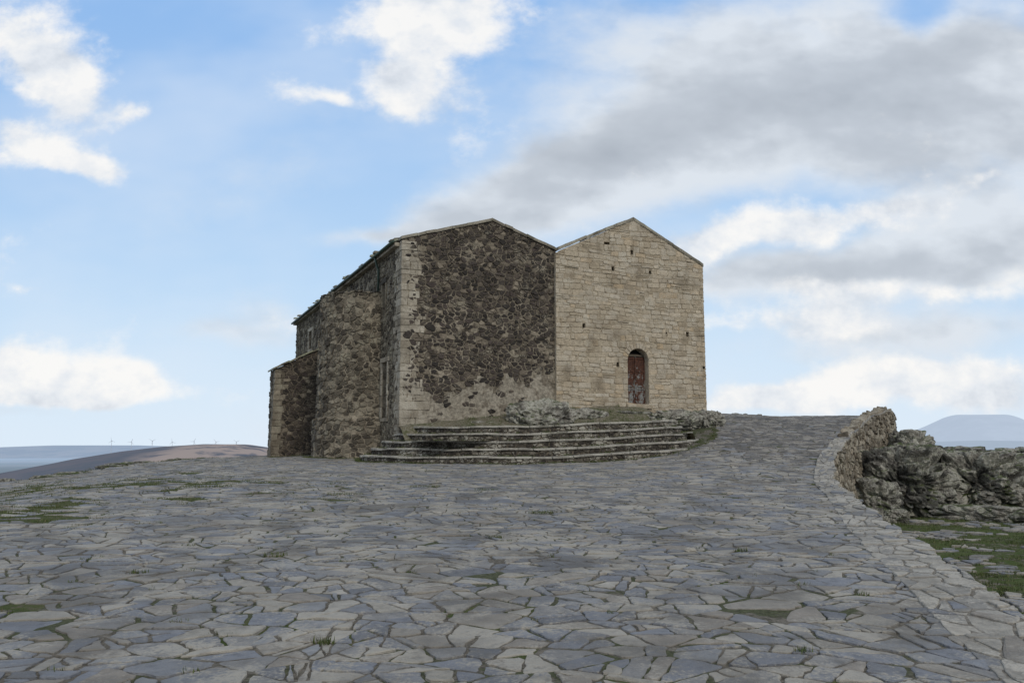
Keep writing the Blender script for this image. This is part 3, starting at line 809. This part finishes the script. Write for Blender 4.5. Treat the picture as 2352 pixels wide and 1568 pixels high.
# ------------------------------------------------------------------ rocks
def boulder(c, s, mat, label, name="rock", seed=0, rz=0.0, sub=5, ang=.32, box=.35, flat_=None):
    bm = bmesh.new(); bmesh.ops.create_icosphere(bm, subdivisions=sub, radius=1)
    mb = MB(); c = Vector(c); off = Vector((seed*3.7, seed*1.3, seed*7.1)); cr, sr = math.cos(rz), math.sin(rz)
    big = flat_ is not None
    for v in bm.verts:
        n = v.co.normalized()
        mx = max(abs(n.x), abs(n.y), abs(n.z))
        q = Vector((n.x*s[0], n.y*s[1], n.z*s[2]*1.3)) if big else n
        f1 = 1.15 if big else 1.6
        d, _ = noise.voronoi(q*f1+off); d2, _ = noise.voronoi(q*f1*2.7+off)
        k = 1 + ang*(d[0]-.35)*-.8 + .1*(d2[1]-d2[0]) + .16*noise.fractal(q*1.2+off, 1, 2, 3)
        k += (.08 if big else .06)*noise.fractal(q*5+off, .7, 2, 5)
        k -= .15*sstep(.1, 0, d[1]-d[0]) + .07*sstep(.1, 0, d2[1]-d2[0])
        k *= lerp(1, 1/mx, box)
        x, y, z = n.x*s[0]*k, n.y*s[1]*k, n.z*s[2]*k
        if big and c.z+z > flat_: z = flat_ + (c.z+z-flat_)*.4 - c.z
        mb.vert((c.x + x*cr - y*sr, c.y + x*sr + y*cr, c.z+z))
    for f in bm.faces: mb.face([v.index for v in f.verts])
    bm.free()
    return tag(build(mb, name, [mat]), label=label, category="rock")
boulder((1.05, 29.0, .85), (1.25, .75, .72), M_ROCK, "pale lichened boulder bedded against the church facade", seed=1, rz=.35, box=.15, ang=.2)
boulder((2.7, 30.0, .95), (.8, .45, .34), M_ROCK, "low rounded rock beside the facade boulder", seed=2, rz=.4, sub=4)
boulder((-.9, 28.55, .62), (.7, .3, .2), M_ROCK, "small flat rock at the facade foot", seed=3, rz=.4, sub=4)
boulder((4.4, 30.9, 1.05), (.9, .35, .2), M_ROCKD, "low rock ledge under the doorway", seed=4, rz=.42, sub=4)
boulder((6.2, 31.3, .9), (1.2, .5, .4), M_ROCK, "rough rock outcrop under the limestone gable", seed=5, rz=.4)
boulder((7.5, 31.9, .8), (.6, .6, .5), M_ROCK, "rough rock at the corner of the limestone gable", seed=6, rz=.4)
for i, (c, s, m, fl, l) in enumerate([
    ((13.7, 29.8, -1.5), (1.7, 1.4, 1.5), M_ROCKD, -.1, "large dark lichened outcrop below the path wall"),
    ((16.7, 30.2, -1.5), (2.1, 1.5, 1.4), M_ROCK, -.3, "broad granite outcrop with pale lichen"),
    ((15.6, 32.8, -.2), (.8, .9, .9), M_ROCK, .55, "pale boulder just behind the parapet end"),
    ((15.2, 31.5, -1.3), (1.7, 1.5, 1.3), M_ROCKD, -.05, "dark boulder wedged in the outcrop"),
    ((17.6, 33.4, -1.1), (1.5, 1.2, 1.1), M_ROCK, -.15, "rounded lichened boulder atop the outcrop"),
    ((20.8, 32.6, -1.3), (2.7, 1.7, 1.4), M_ROCK, -.25, "wide mossy outcrop with pale lichen"),
    ((19.3, 29.4, -1.9), (2.0, 1.2, 1.2), M_ROCKD, -.85, "mossy boulder at the outcrop foot"),
    ((23.8, 33, -1.3), (2.4, 1.8, 1.3), M_ROCKD, -.3, "dark granite boulder with pale patches"),
    ((15.6, 27.0, -2.3), (2.0, .6, .4), M_ROCK, -2.0, "long low slab of rock in the grass"),
    ((12.0, 26.3, -2.25), (.36, .28, .25), M_ROCK, None, "small loose boulder in the grass"),
    ((11.2, 25.8, -2.35), (.3, .25, .2), M_ROCK, None, "small loose stone by the wall foot"),
    ((12.1, 28.5, -1.9), (.9, .9, .8), M_ROCKD, None, "dark rock beside the retaining wall"),
    ((18.9, 27.6, -2.35), (1.4, .6, .4), M_ROCK, -2.05, "low slab of rock beside the outcrop"),
    ]):
    boulder(c, s, m, l, seed=10+i, rz=i*.35-.4, sub=6 if s[0] > 1.5 else 5, ang=.45, box=.5, flat_=fl)
for i in range(9):
    x = R.uniform(8.6, 11.5); y = R.uniform(37, 39); boulder((x, y, zP(x, y)+.04), (R.uniform(.1, .3), .15, R.uniform(.06, .12)), M_ROCKD, "small dark loose stone on the path crest", name="loose_stone", seed=40+i, sub=3)
for i in range(22):
    y = R.uniform(24, 40); x = XL(y)+R.uniform(-.5, .3); boulder((x, y, zP(x, y)-.02), (R.uniform(.2, .6), R.uniform(.2, .4), R.uniform(.06, .15)), M_ROCKD, "low dark rock along the plaza edge", name="edge_rock", seed=60+i, sub=3)
for i in range(5):
    x, y = ((5.2, 17.0), (4.1, 15.8), (-.6, 21.8), (2.0, 9.5), (.9, 13.2))[i]
    boulder((x, y, zP(x, y)+.03), (.07, .045, .03), M_CAP, "small pale loose stone on the flagstones", name="loose_stone", seed=90+i, sub=3)

# ------------------------------------------------------------------ retaining wall / parapet
P = [(XE(-5+i*.25), -5+i*.25) for i in range(186)]
for it in range(6):
    P = [P[0]] + [((P[i-1][0]+2*P[i][0]+P[i+1][0])/4, (P[i-1][1]+2*P[i][1]+P[i+1][1])/4) for i in range(1, len(P)-1)] + [P[-1]]
ac = [0]
for a, b in zip(P, P[1:]): ac.append(ac[-1]+math.hypot(b[0]-a[0], b[1]-a[1]))
def wp(s):
    s = max(0, min(ac[-1]-1e-4, s)); lo, hi = 0, len(ac)-1
    while hi-lo > 1:
        m = (lo+hi)//2
        if ac[m] <= s: lo = m
        else: hi = m
    t = (s-ac[lo])/(ac[hi]-ac[lo]); x = lerp(P[lo][0], P[hi][0], t); y = lerp(P[lo][1], P[hi][1], t)
    a = P[max(0, lo-2)]; b = P[min(len(P)-1, hi+2)]; tx, ty = b[0]-a[0], b[1]-a[1]; L = math.hypot(tx, ty)
    return x, y, ty/L, -tx/L
HP = [(-5,.015),(15,.015),(20,.03),(24,.07),(28,.12),(30,.22),(31,.34),(33,.42),(34.3,.3),(35.2,.05),(40,.03)]
def wt(s):
    x, y, nx, ny = wp(s); return zP(x-nx*.3, y-ny*.3) + interp(HP, y) + .03*math.sin(s*3.1)*sstep(18, 24, y)
def wwid(y): return lerp(.55, .38, sstep(9, 17, y))
def mapO(s, v, d):
    x, y, nx, ny = wp(s); e = .11*fbm(s*1.1, 0, 3, 4)*(1-sstep(0, 1.2, v))
    return (x+nx*(d+.04*v+e), y+ny*(d+.04*v+e), wt(s)-v)
def mapT(s, q, d):
    x, y, nx, ny = wp(s); q = q*wwid(y)/.5 - .11*fbm(s*1.1, 0, 3, 4)*(1-q*2 if q > 0 else 1)
    z = wt(s)+d+.012
    if y < 20: z = lerp(z, zP(x-nx*q, y-ny*q)+.012+d, sstep(0, .5, q)*sstep(20, 17, y))
    return (x-nx*q, y-ny*q, z)
def mapI(s, v, d):
    x, y, nx, ny = wp(s); return (x-nx*(wwid(y)+d), y-ny*(wwid(y)+d), wt(s)-v)
mb = MB(); SW = ac[-1]
sheet(mb, [(0, 0), (SW, 0), (SW, 3.6), (0, 3.6)], mapO, 0, 1, step=.35)
sheet(mb, [(0, 0), (SW, 0), (SW, .5), (0, .5)], mapT, 0, 3, step=.25)
s20 = next(ac[i] for i in range(len(P)) if P[i][1] > 17)
sheet(mb, [(s20, -.012), (SW, -.012), (SW, .7), (s20, .7)], mapI, 0, 1, step=.35)
sMin = next(ac[i] for i in range(len(P)) if P[i][1] > 15)
for p in cells(sMin, SW, 0, 3.5, .18, 1.4, .46, .14, .018, None, sp_amin=.04, sp_prob=.6):
    p = clip_domain(p, [(sMin, .01), (SW, .01), (SW, 3.5), (sMin, 3.5)])
    if len(p) >= 3 and area(p) > .003: stone(mb, rough(p, .012, .12), mapO, R.uniform(.015, .09), ins=.016, tilt=.25, mat=0)
for p in cells(0, SW, 0, .5, .19, 1.9, .48, .14, .014, None, sp_amin=.04, sp_prob=.7):
    p = clip_domain(p, [(0, -.06), (SW, -.06), (SW, .54), (0, .54)])
    if len(p) >= 3 and area(p) > .003: stone(mb, rough(p, .016, .1), mapT, R.uniform(.003, .018), ins=.009, tilt=.04, mat=4 if R.random() < .2 else 2)
s0 = next(ac[i] for i in range(len(P)) if P[i][1] > 22)
for p in cells(s0, SW, 0, .5, .13, 1.6, .45, .1, .02):
    p = clip_domain(p, [(s0, 0), (SW, 0), (SW, .6), (s0, .6)])
    if len(p) >= 3 and area(p) > .004: stone(mb, rough(p, .01, .15), mapI, R.uniform(.01, .04), ins=.015, tilt=.1, mat=0)
s = next(ac[i] for i in range(len(P)) if P[i][1] > 27.5); sEnd = next(ac[i] for i in range(len(P)) if P[i][1] > 35)
while s < sEnd:
    L = R.uniform(.18, .42); x, y, nx, ny = wp(s+L/2); h = R.uniform(.03, .15)
    q = rough([(s, .02), (s+L-.02, .02), (s+L-.02, .48), (s, .48)], .03, .15)
    stone(mb, q, mapT, h, ins=.03, tilt=.3, mat=0)
    s += L
tag(build(mb, "retaining_wall", [M_WALLST, M_MORTD, M_CAP, M_CAPM, M_PAVE]), label="curved rubble retaining wall with cemented flat coping", category="wall")

# ------------------------------------------------------------------ grass
mb = MB()
def tuft(x, y, z, rad, n, hmin, hmax):
    for _ in range(n):
        a = R.uniform(0, 6.283); q = rad*math.sqrt(R.random()); bx, by = x+q*math.cos(a), y+q*math.sin(a)*.7
        h = R.uniform(hmin, hmax); t = R.uniform(0, 6.283); w = R.uniform(.003, .008); l = R.uniform(.2, .9)*h
        dx, dy = math.cos(t), math.sin(t)
        i = mb.vert((bx-dy*w, by+dx*w, z-.01)); j = mb.vert((bx+dy*w, by-dx*w, z-.01)); k = mb.vert((bx+dx*l, by+dy*l, z+h))
        mb.face([i, j, k])
cnt = 0
while cnt < 2300:
    y = R.uniform(4.5, 36); x = R.uniform(-17, 7)
    if x < XL(y) or x > XE(y)-.6 or in_steps(x, y, .1): continue
    g = green_amt(x, y)
    pr = max(.022, sstep(.16, .5, g)) if x < -2 else .022
    if R.random() > pr: continue
    cnt += 1
    tuft(x, y, zP(x, y), R.uniform(.05, .2)*(1.1 if g > .3 else .45), R.randint(14, 30), .012, .045)
for (x, y, rd, n) in ((.45, 13.0, .2, 200), (-.5, 16.5, .25, 120), (-2.6, 9.3, .14, 100), (-3.6, 8.2, .1, 60), (1.9, 5.6, .06, 40), (-1.3, 5.9, .08, 60), (-3.2, 15.8, .4, 240), (-6.2, 17.2, .6, 420), (-1.8, 17.2, .35, 160), (-.2, 10.5, .1, 60), (2.6, 9.6, .08, 50)):
    tuft(x, y, zP(x, y)+.012, rd, n, .012, .05)
for _ in range(480):
    th = R.uniform(math.radians(10), math.radians(205)); i = 0 if R.random() < .55 else R.randint(1, 4)
    p = ell(i, th, R.uniform(.03, .16), 0); z = zP(p[0], p[1]) if i == 0 else max(zP(p[0], p[1]), -.59+.234*i + tilt(Vector(p)))
    tuft(p[0], p[1], z+.01, R.uniform(.06, .2), R.randint(12, 30), .02, .07)
for _ in range(260):
    k = R.uniform(0, 12.5); w = R.uniform(.1, 2.6)
    if fbm(k*.9, w*.9, 8, 3) < -.05 or ((k-5.3)/4.6)**2+(w/3.3)**2 > .8: continue
    z, p = zbank(k, w); tuft(p.x, p.y, z, R.uniform(.08, .25), 26, .03, .1)
for _ in range(3000):
    y = R.uniform(6, 31); x = XE(y)+R.uniform(.15, 11)
    if R.random() > sstep(-.25, .35, low_grass(x, y)): continue
    tuft(x, y, zG(x, y)+.01, R.uniform(.1, .3), 26, .02, .065)
for _ in range(260):
    y = R.uniform(22, 44); x = XL(y)+R.uniform(-1.0, .4)
    tuft(x, y, zP(x, y)-.03, R.uniform(.1, .3), 22, .03, .1)
for _ in range(150):
    m = R.uniform(0, 9); o = R.uniform(.05, .3)
    if m < 6.6: ph = R.uniform(.3, 2.6); p = AC + W*math.cos(ph)*(AR+.2+o) - U*math.sin(ph)*(AR+.2+o)
    else: p = AN - U*R.uniform(0, 3.0) + W*(o+.05)
    tuft(p.x, p.y, zP(p.x, p.y), .15, 22, .02, .09)
tag(build(mb, "grass", [M_BLADE]), kind="stuff", label="short green grass tufts growing between stones", category="grass")

# ------------------------------------------------------------------ camera
cam = bpy.data.cameras.new("Camera"); cam.sensor_width = 36; cam.lens = 1898/2352*36; cam.clip_end = 200000; cam.clip_start = .1
co = bpy.data.objects.new("Camera", cam); COL.objects.link(co); co.location = (0, 0, EYE)
co.rotation_euler = (math.radians(90+7.1), 0, 0); scene.camera = co

# ------------------------------------------------------------------ light
SUN_AZ, SUN_EL = math.radians(158), math.radians(34)
sd = Vector((math.sin(SUN_AZ)*math.cos(SUN_EL), math.cos(SUN_AZ)*math.cos(SUN_EL), math.sin(SUN_EL)))
sun = bpy.data.lights.new("Sun", 'SUN'); sun.energy = 1.25; sun.angle = math.radians(12); sun.color = (1, .92, .8)
so = bpy.data.objects.new("Sun", sun); COL.objects.link(so); so.rotation_euler = sd.to_track_quat('Z', 'Y').to_euler(); so.location = (5, -20, 30)

# ------------------------------------------------------------------ sky
world = bpy.data.worlds.new("World"); scene.world = world; world.use_nodes = True
t = world.node_tree
for n in list(t.nodes): t.nodes.remove(n)
N = NT(t); out = N.n("ShaderNodeOutputWorld"); bg = N.n("ShaderNodeBackground"); N.L.new(bg.outputs[0], out.inputs[0])
STR = .1; bg.inputs[1].default_value = STR
sky = N.n("ShaderNodeTexSky", sky_type='NISHITA'); sky.sun_disc = False; sky.sun_elevation = SUN_EL; sky.sun_rotation = SUN_AZ
sky.altitude = 600; sky.air_density = 1.0; sky.dust_density = .6; sky.ozone_density = 1.5
tc = N.n("ShaderNodeTexCoord"); sp = N.n("ShaderNodeSeparateXYZ"); N.L.new(tc.outputs["Generated"], sp.inputs[0])
yy = N.math('MAXIMUM', sp.outputs[1], .3)
Uc = N.math('DIVIDE', sp.outputs[0], yy); Vc = N.math('DIVIDE', sp.outputs[2], yy)
cb = N.n("ShaderNodeCombineXYZ"); N.L.new(Uc, cb.inputs[0]); N.L.new(Vc, cb.inputs[1]); N.L.new(N.math('MULTIPLY', sp.outputs[1], .5), cb.inputs[2])
P0 = cb.outputs[0]
wn = N.n("ShaderNodeTexNoise"); wn.inputs["Scale"].default_value = 8; wn.inputs["Detail"].default_value = 4; N.L.new(P0, wn.inputs["Vector"])
w1 = N.n("ShaderNodeVectorMath", operation='SUBTRACT'); N.L.new(wn.outputs["Color"], w1.inputs[0]); w1.inputs[1].default_value = (.5, .5, .5)
w2 = N.n("ShaderNodeVectorMath", operation='MULTIPLY_ADD'); N.L.new(w1.outputs[0], w2.inputs[0]); w2.inputs[1].default_value = (.08, .06, 0); N.L.new(P0, w2.inputs[2])
flat2 = N.n("ShaderNodeVectorMath", operation='MULTIPLY'); N.L.new(w2.outputs[0], flat2.inputs[0]); flat2.inputs[1].default_value = (1, 1, 0)
PW = flat2.outputs[0]
PI = math.radians(7.1)
def tang(px, py):    # horizontal and vertical tangent of a sky direction
    a = (px-1176)/1898; b = (784-py)/1898; den = math.cos(PI)-b*math.sin(PI)
    return a/den, (math.sin(PI)+b*math.cos(PI))/den
def blobs(lst):
    acc = None
    for px, py, rx, ry, rot, amp in lst:
        u, v = tang(px, py)
        mp = N.n("ShaderNodeMapping", vector_type='TEXTURE'); N.L.new(PW, mp.inputs[0])
        mp.inputs[1].default_value = (u, v, 0); mp.inputs[2].default_value = (0, 0, math.radians(rot)); mp.inputs[3].default_value = (rx/1898, ry/1898, 1)
        dt = N.n("ShaderNodeVectorMath", operation='DOT_PRODUCT'); N.L.new(mp.outputs[0], dt.inputs[0]); N.L.new(mp.outputs[0], dt.inputs[1])
        e = N.math('POWER', .3679, dt.outputs["Value"])
        acc = N.math('MULTIPLY_ADD', e, amp, acc if acc else 0.0)
    return acc
def cnoise(scale, sy=1.6, off=(0, 0, 0), detail=6, rough_=.58):
    mp = N.n("ShaderNodeMapping"); N.L.new(P0, mp.inputs[0]); mp.inputs[1].default_value = off; mp.inputs[3].default_value = (1, sy, 1)
    return N.noise(mp.outputs[0], scale, detail, rough_)
WL = [(970,50,210,120,0,1.2),(940,200,130,80,-10,1.05),(750,235,90,26,-10,.7),(60,110,160,110,-25,1.0),(180,210,120,85,-45,.95),(320,262,55,32,0,.75),
      (60,310,160,42,-25,.8),(190,380,160,28,-12,.8),(0,365,30,12,0,.5),(50,850,100,60,-15,1.15),(60,905,320,45,0,1.2),(260,880,170,50,-3,1.1),(150,1005,420,40,0,-1.5),
      (425,205,50,12,0,.35),(590,740,220,30,8,.3),(80,648,70,15,0,.45),
      (1780,515,190,50,5,1.05),(2080,480,190,42,10,.85),(2270,410,90,22,35,.6),(1580,560,200,40,0,.6),(2110,410,50,25,0,.45),
      (1850,740,280,38,3,.8),(2100,870,360,50,8,1.05),(1780,915,200,40,0,1.05),(2280,900,220,55,0,1.05),(2060,665,300,40,0,.85),(905,468,30,16,0,.4)]
GL = [(1060,490,240,60,15,.85),(1330,410,280,105,18,1.0),(1650,310,400,150,14,1.1),(1950,170,450,220,10,1.05),(2250,250,350,230,0,1.1),(1480,140,300,150,10,.7),(2100,20,60,80,-40,-.7),(1880,110,50,50,30,-.4),
      (2050,600,440,60,2,.95),(2300,560,240,120,10,1.0),(1750,650,240,50,0,.7),(2150,760,380,50,2,.85),(2000,850,400,50,0,.6),(1750,835,200,22,0,-.5),(860,545,140,20,5,.55),(520,770,170,30,0,.55),(650,720,120,40,0,.45),(60,950,330,20,0,.6),(430,915,130,14,0,.4),(150,470,90,14,0,.35)]
n1 = cnoise(9, 1.3, rough_=.6, detail=8); n1b = cnoise(9, 1.3, off=(.015, -.045, 0), detail=5, rough_=.6); n2 = cnoise(4.2, 1.8, (3, 1, 0), 7, .56); n3 = cnoise(4.2, 1.8, (3.02, .94, 0), 4, .56)
bw = blobs(WL); bgm = blobs(GL)
dW = N.math('MULTIPLY_ADD', N.math('SUBTRACT', n1, .5), 2.2, bw)
mW = N.ss(dW, .25, .92)
dG = N.math('MULTIPLY_ADD', N.math('SUBTRACT', n2, .5), 1.7, bgm)
dG = N.math('MULTIPLY_ADD', N.math('SUBTRACT', n1, .5), .7, dG)
mG = N.ss(dG, .05, 1.05, 0, .95)
over = N.ss(sp.outputs[2], .52, .75)
beh = N.ss(sp.outputs[1], .45, .1)
mG = N.math('MAXIMUM', mG, N.math('MULTIPLY', N.math('MAXIMUM', over, beh), .85))  # unseen grey overcast above and behind camera, added to neutralise ambient light
k = 1/STR
skyc = N.mix(N.ss(Vc, -.05, .62), (.6*k, .79*k, .965*k), (.29*k, .51*k, .87*k))
skyc = N.mix(.05, skyc, sky.outputs[0])
hz = N.math('POWER', N.ss(Vc, -.02, .28, 1, 0), 1.4)
skyc = N.mix(N.math('MULTIPLY', hz, .6), skyc, (.79*k, .86*k, .94*k))
veil = N.ss(cnoise(2.2, 2.0, (7, 2, 0), 4), .38, .75, 0, .4)
skyc = N.mix(veil, skyc, (.77*k, .84*k, .93*k))
gsh = N.math('ADD', N.ss(dG, .45, 2.1, .0, .55), N.math('MULTIPLY', N.math('SUBTRACT', n3, n2), 2.2), clamp=True)
gc = N.ramp(gsh, [(0, (.74*k, .79*k, .85*k)), (.4, (.545*k, .59*k, .65*k)), (1, (.425*k, .465*k, .52*k))])
c = N.mix(mG, skyc, gc)
sh = N.math('MULTIPLY_ADD', N.math('SUBTRACT', n1, n1b), 2.8, .7, clamp=True)
wc = N.ramp(sh, [(0, (.62*k, .665*k, .73*k)), (.5, (.8*k, .83*k, .87*k)), (1, (.97*k, .955*k, .93*k))])
c = N.mix(N.math('MULTIPLY', mW, .93), c, wc)
N.L.new(c, bg.inputs[0])
scene.view_settings.view_transform = 'Standard'; scene.view_settings.look = 'None'; scene.view_settings.exposure = 0
